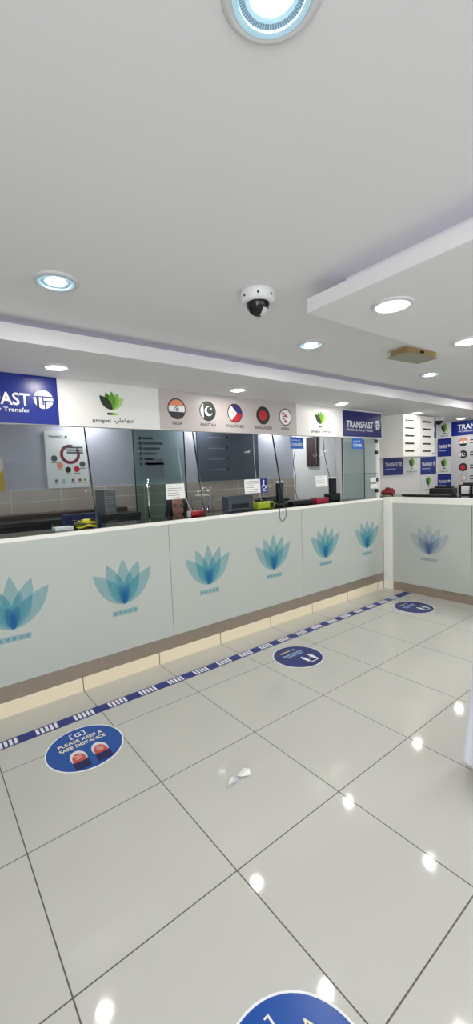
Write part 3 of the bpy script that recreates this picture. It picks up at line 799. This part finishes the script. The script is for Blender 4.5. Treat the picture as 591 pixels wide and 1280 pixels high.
# things on the counter behind the glass
CT = 1.140
t = thing('document_rack', 'grey metal slotted document rack standing behind the glass at left', 'rack', (.42, .86, CT - .02), R(8))
t.location.z = 1.161; t.location.y = 1.56; t.location.x = .62
b = MB(); b.box((-.06, -.09, 0), (.06, .09, .012), 'steel'); b.build('base', t)
b = MB()
for i in range(9): b.box((-.055, -.085, .025 + i * .023), (.055, -.080, .036 + i * .023), 'steel')
for x in (-.058, .052): b.box((x, -.09, .0), (x + .006, -.082, .235), 'steel'); b.box((x, .08, 0), (x + .006, .09, .235), 'steel')
b.box((-.056, -.078, .012), (.056, .080, .225), 'text_grey'); b.build('slotted_body', t)
b = MB(); b.box((-.062, -.092, .228), (.062, .092, .242), 'chrome', .004); b.build('lid', t)
t = thing('strap_bundle', 'yellow and olive bundle of straps on the counter at left', 'bundle', (.14, .70, CT + .004))
for k in range(5):
    b = MB(); n = 14; rr = .06 + .008 * (k % 3)
    b.tube([(rr * math.cos(2 * PI * i / n + k) * 1.15, rr * .6 * math.sin(2 * PI * i / n + k) + .01 * (k - 2), .012 + .009 * k + .008 * math.sin(3 * 2 * PI * i / n + k)) for i in range(n + 1)], .008, ('yellow', 'olive', 'olive', 'yellow', 'black')[k], 6); b.build('strap', t)
b = MB(); b.box((-.03, -.03, .02), (.03, .02, .062), 'yellow', .01); b.build('buckle', t)
b = MB(); b.box((0, 0, 0), (.125, .09, .024), 'paper', .003)
solo('paper_stack', b, 'low stack of white paper beside the yellow strap bundle', 'paper', (-.075, .69, CT))
t = thing('desk_device', 'glossy red desk device in front of the seated teller', 'device', (1.115, .72, CT))
b = MB(); b.box((-.075, -.04, 0), (.085, .05, .05), 'red', .016); b.build('body', t)
b = MB(); b.box((.0, -.042, .012), (.07, -.036, .040), 'dark_red', .002); b.build('front_plate', t)
b = MB(); b.box((-.085, -.02, .0), (-.07, .03, .05), 'plastic_white', .004); b.build('end_cap', t)
t = thing('desk_device', 'yellow green boxy desk device with a black front under the wheelchair sticker', 'device', (1.925, .72, CT))
b = MB(); b.box((-.135, -.045, 0), (.085, .055, .072), 'lime', .016); b.build('body', t)
b = MB(); b.box((.02, -.049, .014), (.066, -.043, .060), 'black', .002); b.build('front_window', t)
b = MB(); b.box((-.115, -.049, .0), (-.01, -.043, .012), 'olive', .002); b.build('base_strip', t)
t = thing('desk_box', 'small crimson box on the counter under the third white notice', 'box', (2.735, .72, CT))
b = MB(); b.box((-.095, -.045, 0), (.105, .055, .048), 'crimson', .004); b.build('body', t)
b = MB(); b.box((-.097, -.047, .048), (.107, .057, .058), 'crimson', .003); b.build('lid', t)
# printers / terminals
def printer(label, loc, rz, s=1.0):
    t = thing('printer', label, 'printer', loc, rz, 'black printers behind the counters')
    b = MB(); b.box((-.20 * s, -.12, 0), (.20 * s, .12, .10), 'black', .012); b.build('body', t)
    b = MB(); b.box((-.15 * s, -.02, .10), (.15 * s, .10, .125), 'black', .008); b.build('lid', t)
    b = MB(); b.box((-.16 * s, -.20, .018), (.16 * s, -.11, .028), 'dark_metal', .002); b.build('paper_tray', t)
    return t
PR = printer('wide black printer behind the glass under the left CASHIER plate', (2.72, .98, 1.02), 0)
PR.location = (2.85, 1.62, 1.062)
t = thing('card_terminal', 'tall black terminal with a pale top behind the last leaning glass', 'terminal', (3.06, .80, CT))
b = MB(); b.box((-.09, -.05, 0), (.09, .06, .09), 'black', .012); b.build('base', t)
b = MB(); b.box((-.045, -.02, .09), (.055, .025, .27), 'black', .010); b.build('handset', t)
b = MB(); b.box((-.045, -.022, .262), (.055, .026, .282), 'plastic_white', .004); b.build('cap', t)
t = thing('card_terminal', 'dark grey terminal with a white top right of the wheelchair sticker', 'terminal', (2.20, .80, CT))
b = MB(); b.box((-.07, -.05, 0), (.08, .06, .035), 'black', .010); b.build('base', t)
b = MB(); b.box((-.035, -.02, .035), (.035, .025, .25), 'dark_metal', .008); b.build('column', t)
b = MB(); b.box((-.047, -.022, .245), (.047, .027, .265), 'plastic_white', .004); b.build('cap', t)
b = MB(); b.box((0, 0, 0), (.31, .14, .05), 'black', .01); solo('keyboard_tray', b, 'long flat black tray lying behind the crimson box', 'tray', (2.30, .70, CT))
t = thing('cash_box', 'dark grey box behind the glass beside the yellow green device', 'box', (1.62, .76, CT))
b = MB(); b.box((-.13, -.01, 0), (.17, .10, .15), 'slate', .006); b.build('body', t)
b = MB(); b.box((-.09, -.014, .03), (.11, -.008, .075), 'black', .002); b.build('front_plate', t)
t = thing('wire_rack', 'small chrome wire stand right of the seated teller', 'rack', (1.40, .95, CT))
t.location = (1.77, 1.62, 1.062)
b = MB()
for x in (-.11, .11):
    for y in (-.05, .05): b.tube([(x, y, 0), (x, y, .20)], .005, 'chrome', 6)
for z in (.05, .15):
    for y in (-.05, .05): b.tube([(-.12, y, z), (.12, y, z)], .004, 'chrome', 6)
b.build('frame', t)
b = MB(); b.box((-.06, -.06, .20), (.06, .06, .215), 'plastic_white', .003); b.build('top_plate', t)
# cables
def cable(label, pts, r, m, name='cable'):
    b = MB(); P0 = [Vector(p) for p in pts]; out = []
    for i in range(len(P0) - 1):
        p0, p1, p2, p3 = P0[max(0, i - 1)], P0[i], P0[i + 1], P0[min(len(P0) - 1, i + 2)]
        for k in range(6):
            t = k / 6; out.append(0.5 * ((2 * p1) + (p2 - p0) * t + (2 * p0 - 5 * p1 + 4 * p2 - p3) * t * t + (3 * p1 - p0 - 3 * p2 + p3) * t ** 3))
    out.append(P0[-1]); o = Vector(pts[0])
    b.tube([p - o for p in out], r, m, 6); return solo(name, b, label, 'cable', tuple(o))
cable('thin black cable looping down over the counter front below the yellow green device', [(1.965, .60, 1.150), (1.950, .548, 1.155), (1.948, .545, 1.06), (1.985, .545, 1.018), (2.035, .545, 1.07), (2.03, .548, 1.155), (2.06, .60, 1.150)], .0028, 'black')
cable('black cable hanging behind the glass down to the keyboard tray', [(2.62, .95, 2.28), (2.61, .95, 1.8), (2.55, .93, 1.6), (2.57, .92, 1.45), (2.50, .86, 1.30), (2.49, .82, 1.195)], .004, 'black')
cable('black cable hanging straight down to the tall black terminal', [(3.03, .92, 2.28), (3.04, .90, 1.75), (3.08, .88, 1.50), (3.10, .85, 1.36), (3.10, .832, 1.30)], .004, 'black')
cable('black cable swinging from the right down to the tall black terminal', [(3.30, .95, 2.28), (3.28, .93, 1.72), (3.24, .90, 1.52), (3.16, .84, 1.34), (3.14, .83, 1.236)], .004, 'black')
cable('thin white cable hanging behind the glass down to the red device', [(1.01, .88, 2.28), (1.04, .87, 1.8), (1.06, .85, 1.45), (1.075, .80, 1.25), (1.075, .735, 1.195)], .0035, 'cable_white')
cable('thin white cable hanging behind the glass down to the yellow green device', [(1.90, .84, 2.28), (1.90, .84, 1.7), (1.905, .82, 1.40), (1.90, .75, 1.22)], .0035, 'cable_white')

# things on the side counter
SCT = 1.149
t = thing('red_bag', 'dark red crumpled bag on the side counter by the wall end', 'bag', (4.12, .64, 1.115))
t.location = (4.03, .68, SCT)
bm = bmesh.new(); bmesh.ops.create_icosphere(bm, subdivisions=3, radius=1)
rnd = random.Random(3)
for vtx in bm.verts:
    c = vtx.co; f = 1 + .13 * math.sin(5 * c.x + 2 * c.z) * math.cos(4 * c.y + c.x) + .05 * math.sin(11 * c.z + 7 * c.x)
    vtx.co = Vector((c.x * .11 * f, c.y * .07 * f, max(-.5, c.z) * .055 * f * (1.15 if c.x > -.3 else .7)))
zmin = min(vtx.co.z for vtx in bm.verts)
for vtx in bm.verts: vtx.co.z -= zmin
bm.verts.index_update(); b = MB(); b.add([vtx.co.copy() for vtx in bm.verts], [[vtx.index for vtx in f.verts] for f in bm.faces], 'dark_red', True); bm.free(); b.build('body', t)
b = MB(); b.tube([(-.07, -.02, .04), (-.04, -.05, .075), (.02, -.05, .085), (.06, -.03, .055)], .009, 'dark_red', 6); b.build('handle', t)
PR2 = dup(PR, (4.22, .06, SCT), 'black printer on the side counter under the blue and white wall signs', R(-80)); PR2.scale = (.66, .9, .85)
b = MB(); b.box((-.06, -.26, 0), (.07, .30, .022), 'black', .006); solo('flat_tray', b, 'flat black tray at the front edge of the side counter', 'tray', (3.93, .10, SCT))
t = thing('brochure_rack', 'black rack of white brochures on the side counter at the right edge', 'rack', (4.30, -.37, SCT))
b = MB()
for y in (-.26, -.13, 0, .13, .26):
    b.box((-.06, y - .004, 0), (.06, y + .004, .12), 'black')
b.box((.05, -.26, 0), (.06, .26, .14), 'black'); b.box((-.06, -.264, 0), (.06, .264, .012), 'black'); b.build('frame', t)
for y in (-.195, -.065, .065, .195):
    b = MB(); b.box((-.045, y - .045, .013), (.03, y + .045, .105), 'paper', .002); b.build('brochure_pack', t)

# ------------------------------------------------------------ people
def capsule(bm, a, b_, ra, rb, n=7, seg=14):
    a, b_ = Vector(a), Vector(b_); d = b_ - a; L = d.length; d.normalize()
    q = Vector((0, 0, 1)).rotation_difference(d).to_matrix()
    rings = []
    for i in range(n): t = -PI / 2 + PI / 2 * i / (n - 1); rings.append((ra * math.cos(t), ra * math.sin(t)))
    for i in range(n): t = PI / 2 * i / (n - 1); rings.append((rb * math.cos(t), L + rb * math.sin(t)))
    vs = []
    for r, z in rings:
        vs.append([bm.verts.new(a + q @ Vector((max(r, 1e-4) * math.cos(2 * PI * k / seg), max(r, 1e-4) * math.sin(2 * PI * k / seg), z))) for k in range(seg)])
    for i in range(len(vs) - 1):
        for k in range(seg): bm.faces.new((vs[i][k], vs[i][(k + 1) % seg], vs[i + 1][(k + 1) % seg], vs[i + 1][k]))
    bm.faces.new(vs[0][::-1]); bm.faces.new(vs[-1])
def ellip(bm, c, r, rotx=0.0):
    res = bmesh.ops.create_uvsphere(bm, u_segments=20, v_segments=14, radius=1)
    M = Matrix.Translation(Vector(c)) @ Matrix.Rotation(rotx, 4, 'X') @ Matrix.Diagonal((r[0], r[1], r[2], 1))
    bmesh.ops.transform(bm, matrix=M, verts=res['verts'])
def voxel(name, bm, voxsize, m, parent, smooth=2):
    me = bpy.data.meshes.new(name); bm.to_mesh(me); bm.free()
    o = bpy.data.objects.new(name, me); C.objects.link(o)
    md = o.modifiers.new('r', 'REMESH'); md.mode = 'VOXEL'; md.voxel_size = voxsize; md.use_smooth_shade = True
    s = o.modifiers.new('s', 'SMOOTH'); s.iterations = smooth; s.factor = .5
    dg = bpy.context.evaluated_depsgraph_get(); dg.update()
    me2 = bpy.data.meshes.new_from_object(o.evaluated_get(dg)); o.modifiers.clear(); o.data = me2
    bpy.data.meshes.remove(me)
    me2.materials.clear(); me2.materials.append(MATS[m])
    for p in me2.polygons: p.use_smooth = True
    o.parent = parent
    return o
def head(bm, c):           # faces local -y
    x, y, z = c
    ellip(bm, (x, y + .012, z + .025), (.074, .094, .095))
    ellip(bm, (x, y - .030, z - .035), (.058, .058, .078))
    ellip(bm, (x, y - .062, z - .092), (.026, .024, .020))
    capsule(bm, (x, y - .082, z + .012), (x, y - .101, z - .026), .008, .014)
    ellip(bm, (x, y - .082, z - .058), (.024, .012, .012))
    for s in (-1, 1):
        ellip(bm, (x + s * .076, y + .012, z - .005), (.010, .022, .032)); ellip(bm, (x + s * .036, y - .062, z - .030), (.024, .020, .022))
        ellip(bm, (x + s * .032, y - .078, z + .028), (.026, .012, .008))
def face_parts(t, c):
    x, y, z = c
    for s in (-1, 1):
        b = MB(); b.lathe([(.001, -.0105), (.0075, -.007), (.0105, 0), (.0075, .007), (.001, .0105)], 'eye_white', 14); b.lathe([(.0062, -.0096), (.001, -.0114)], 'hair', 12)
        o = b.build('eye', t); o.location = (x + s * .031, y - .0785, z + .008); o.rotation_euler = (R(-90), 0, 0)
        b = MB(); b.tube([(x + s * .016, y - .092, z + .030), (x + s * .034, y - .091, z + .036), (x + s * .052, y - .076, z + .029)], [.003, .004, .002], 'hair', 6); b.build('eyebrow', t)
    b = MB(); b.tube([(x - .022, y - .086, z - .058), (x - .008, y - .097, z - .055), (x + .008, y - .097, z - .055), (x + .022, y - .086, z - .058)], [.003, .006, .006, .003], 'lips', 8)
    b.tube([(x - .018, y - .087, z - .064), (x, y - .096, z - .066), (x + .018, y - .087, z - .064)], [.003, .006, .003], 'lips', 8); b.build('lips', t)
def hand(bm, wrist, dirv, palmn, side, s=1.0, curl=.5):
    w_ = Vector(wrist); d = Vector(dirv).normalized(); n = Vector(palmn).normalized(); a = d.cross(n).normalized() * side
    for k in (-1.2, -.4, .4, 1.2): capsule(bm, w_ + a * k * .012 * s, w_ + d * .085 * s + a * k * .018 * s, .013 * s, .012 * s)
    for k, L in ((-1.5, .074), (-.5, .082), (.5, .077), (1.5, .060)):
        p = w_ + d * .085 * s + a * k * .019 * s; f = d
        for j in range(3):
            q = p + f * (L * (.45, .32, .23)[j]) * s; capsule(bm, p, q, (.0085 - .0008 * j) * s, (.0078 - .0008 * j) * s, 5, 10); p = q
            f = (f * math.cos(curl) + n * math.sin(curl)).normalized()
    p = w_ + d * .025 * s - a * .024 * s; f = (d * .7 - a * .7 + n * .25).normalized()
    for j in range(3):
        q = p + f * (.040, .032, .024)[j] * s; capsule(bm, p, q, (.0125 - .0015 * j) * s, (.011 - .0015 * j) * s, 5, 10); p = q; f = (f * .9 + d * .35).normalized()

# seated teller, faces -y
tl = thing('person', 'seated teller with long dark hair and dark clothes behind the glass', 'person', (1.275, 1.36, 0), R(-17))
HC = (0, -.02, 1.185)
bm = bmesh.new(); head(bm, HC)
capsule(bm, (0, .0, .99), (0, -.005, 1.13), .052, .048)
capsule(bm, (0, .02, .56), (0, .0, .94), .135, .135); capsule(bm, (-.09, .01, .92), (.09, .01, .92), .095, .095); capsule(bm, (-.15, .01, .985), (.15, .01, .985), .05, .05)
for s in (-1, 1):
    capsule(bm, (s * .18, .01, .965), (s * .225, -.06, .76), .046, .038); capsule(bm, (s * .225, -.06, .76), (s * .12, -.215, .715), .037, .026)
    hand(bm, (s * .12, -.215, .715), (-s * .25, -.96, -.10), (0, .1, -1), s, .95, .22)
    capsule(bm, (s * .09, .0, .585), (s * .11, -.33, .60), .082, .060); capsule(bm, (s * .11, -.33, .585), (s * .12, -.24, .09), .055, .038)
    capsule(bm, (s * .12, -.22, .055), (s * .125, -.40, .035), .036, .028)
voxel('body', bm, .006, 'skin', tl)
face_parts(tl, HC)
bm = bmesh.new()
capsule(bm, (0, .025, .54), (0, .005, .93), .150, .150); capsule(bm, (-.10, .01, .92), (.10, .01, .92), .108, .108); capsule(bm, (-.16, .01, .985), (.16, .01, .985), .062, .062)
for s in (-1, 1): capsule(bm, (s * .185, .01, .965), (s * .23, -.06, .76), .060, .050); capsule(bm, (s * .23, -.06, .76), (s * .13, -.195, .72), .050, .038)
voxel('dark_top', bm, .010, 'dark_cloth', tl)
bm = bmesh.new()
for s in (-1, 1): capsule(bm, (s * .09, .02, .585), (s * .11, -.33, .60), .094, .072); capsule(bm, (s * .11, -.33, .585), (s * .12, -.24, .12), .068, .055)
voxel('trousers', bm, .011, 'dark_cloth', tl)
bm = bmesh.new()
ellip(bm, (0, .022, 1.218), (.094, .100, .096)); ellip(bm, (0, .055, 1.13), (.105, .065, .13))
for s in (-1, 1): capsule(bm, (s * .066, -.040, 1.235), (s * .090, -.022, 1.12), .026, .036); capsule(bm, (s * .090, -.022, 1.12), (s * .085, -.045, .99), .036, .024)
voxel('hair', bm, .007, 'hair', tl)

# standing person in a white robe, mostly outside the frame; faces local -y
pr = thing('person', 'person in a long white robe standing at the right edge, only the hem in view', 'person', (1.215, -1.73, 0), R(52))
HC2 = (0, -.02, 1.60)
bm = bmesh.new(); head(bm, HC2)
capsule(bm, (0, .01, 1.40), (0, 0, 1.54), .058, .055); capsule(bm, (-.06, .0, .95), (-.07, .0, 1.26), .10, .10); capsule(bm, (.06, .0, .95), (.07, .0, 1.26), .10, .10); capsule(bm, (-.12, 0, 1.35), (.12, 0, 1.35), .058, .058)
for s in (-1, 1):
    capsule(bm, (s * .185, .0, 1.36), (s * .215, .03, 1.10), .05, .042); capsule(bm, (s * .215, .03, 1.10), (s * .13, -.19, 1.04), .040, .028)
    hand(bm, (s * .13, -.19, 1.04), (-s * .75, -.6, 0), (0, .4, -1), s, 1.0, .25)
    capsule(bm, (s * .09, 0, .92), (s * .095, -.01, .50), .085, .058); capsule(bm, (s * .095, -.01, .50), (s * .10, .02, .09), .056, .040)
    capsule(bm, (s * .10, .05, .045), (s * .11, -.16, .030), .034, .026)
voxel('body', bm, .007, 'skin', pr)
face_parts(pr, HC2)
bm = bmesh.new(); ellip(bm, (0, .016, 1.645), (.081, .099, .083)); ellip(bm, (0, .05, 1.60), (.074, .062, .07)); voxel('hair', bm, .008, 'hair', pr)
bm = bmesh.new(); seg = 44; rows = []
for z, rx, ry in ((.10, .235, .215), (.30, .215, .203), (.60, .195, .182), (.90, .190, .158), (1.15, .185, .15), (1.32, .20, .125), (1.42, .12, .085), (1.455, .062, .062)):
    amp = .016 * max(0, (1.0 - z)); row = []
    for k in range(seg):
        a = 2 * PI * k / seg; f = 1 + amp / .2 * math.sin(7 * a + 2 * z) + amp / .3 * math.sin(11 * a)
        row.append(bm.verts.new((rx * f * math.cos(a), ry * f * math.sin(a), z)))
    rows.append(row)
for i in range(len(rows) - 1):
    for k in range(seg): bm.faces.new((rows[i][k], rows[i][(k + 1) % seg], rows[i + 1][(k + 1) % seg], rows[i + 1][k]))
bm.faces.new(rows[0][::-1]); bm.faces.new(rows[-1])
for s in (-1, 1): capsule(bm, (s * .185, .0, 1.36), (s * .218, .03, 1.10), .065, .06); capsule(bm, (s * .218, .03, 1.10), (s * .14, -.165, 1.045), .058, .05)
voxel('robe', bm, .010, 'robe', pr)
for s in (-1, 1):
    b = MB(); seg = 20
    P_ = [(s * .105 + .046 * math.cos(2 * PI * k / seg), -.055 + .145 * math.sin(2 * PI * k / seg)) for k in range(seg)]
    vs = [(x, y, 0) for x, y in P_] + [(x, y, .016) for x, y in P_]
    b.add(vs, [list(range(seg))[::-1], [seg + k for k in range(seg)]] + [(k, (k + 1) % seg, seg + (k + 1) % seg, seg + k) for k in range(seg)], 'sandal')
    b.tube([(s * .105 - .042, -.07, .014), (s * .105 - .03, -.085, .06), (s * .105, -.09, .072), (s * .105 + .03, -.085, .06), (s * .105 + .042, -.07, .014)], .010, 'dark_cloth', 6)
    b.build('sandal', pr)
bpy.context.view_layer.update()
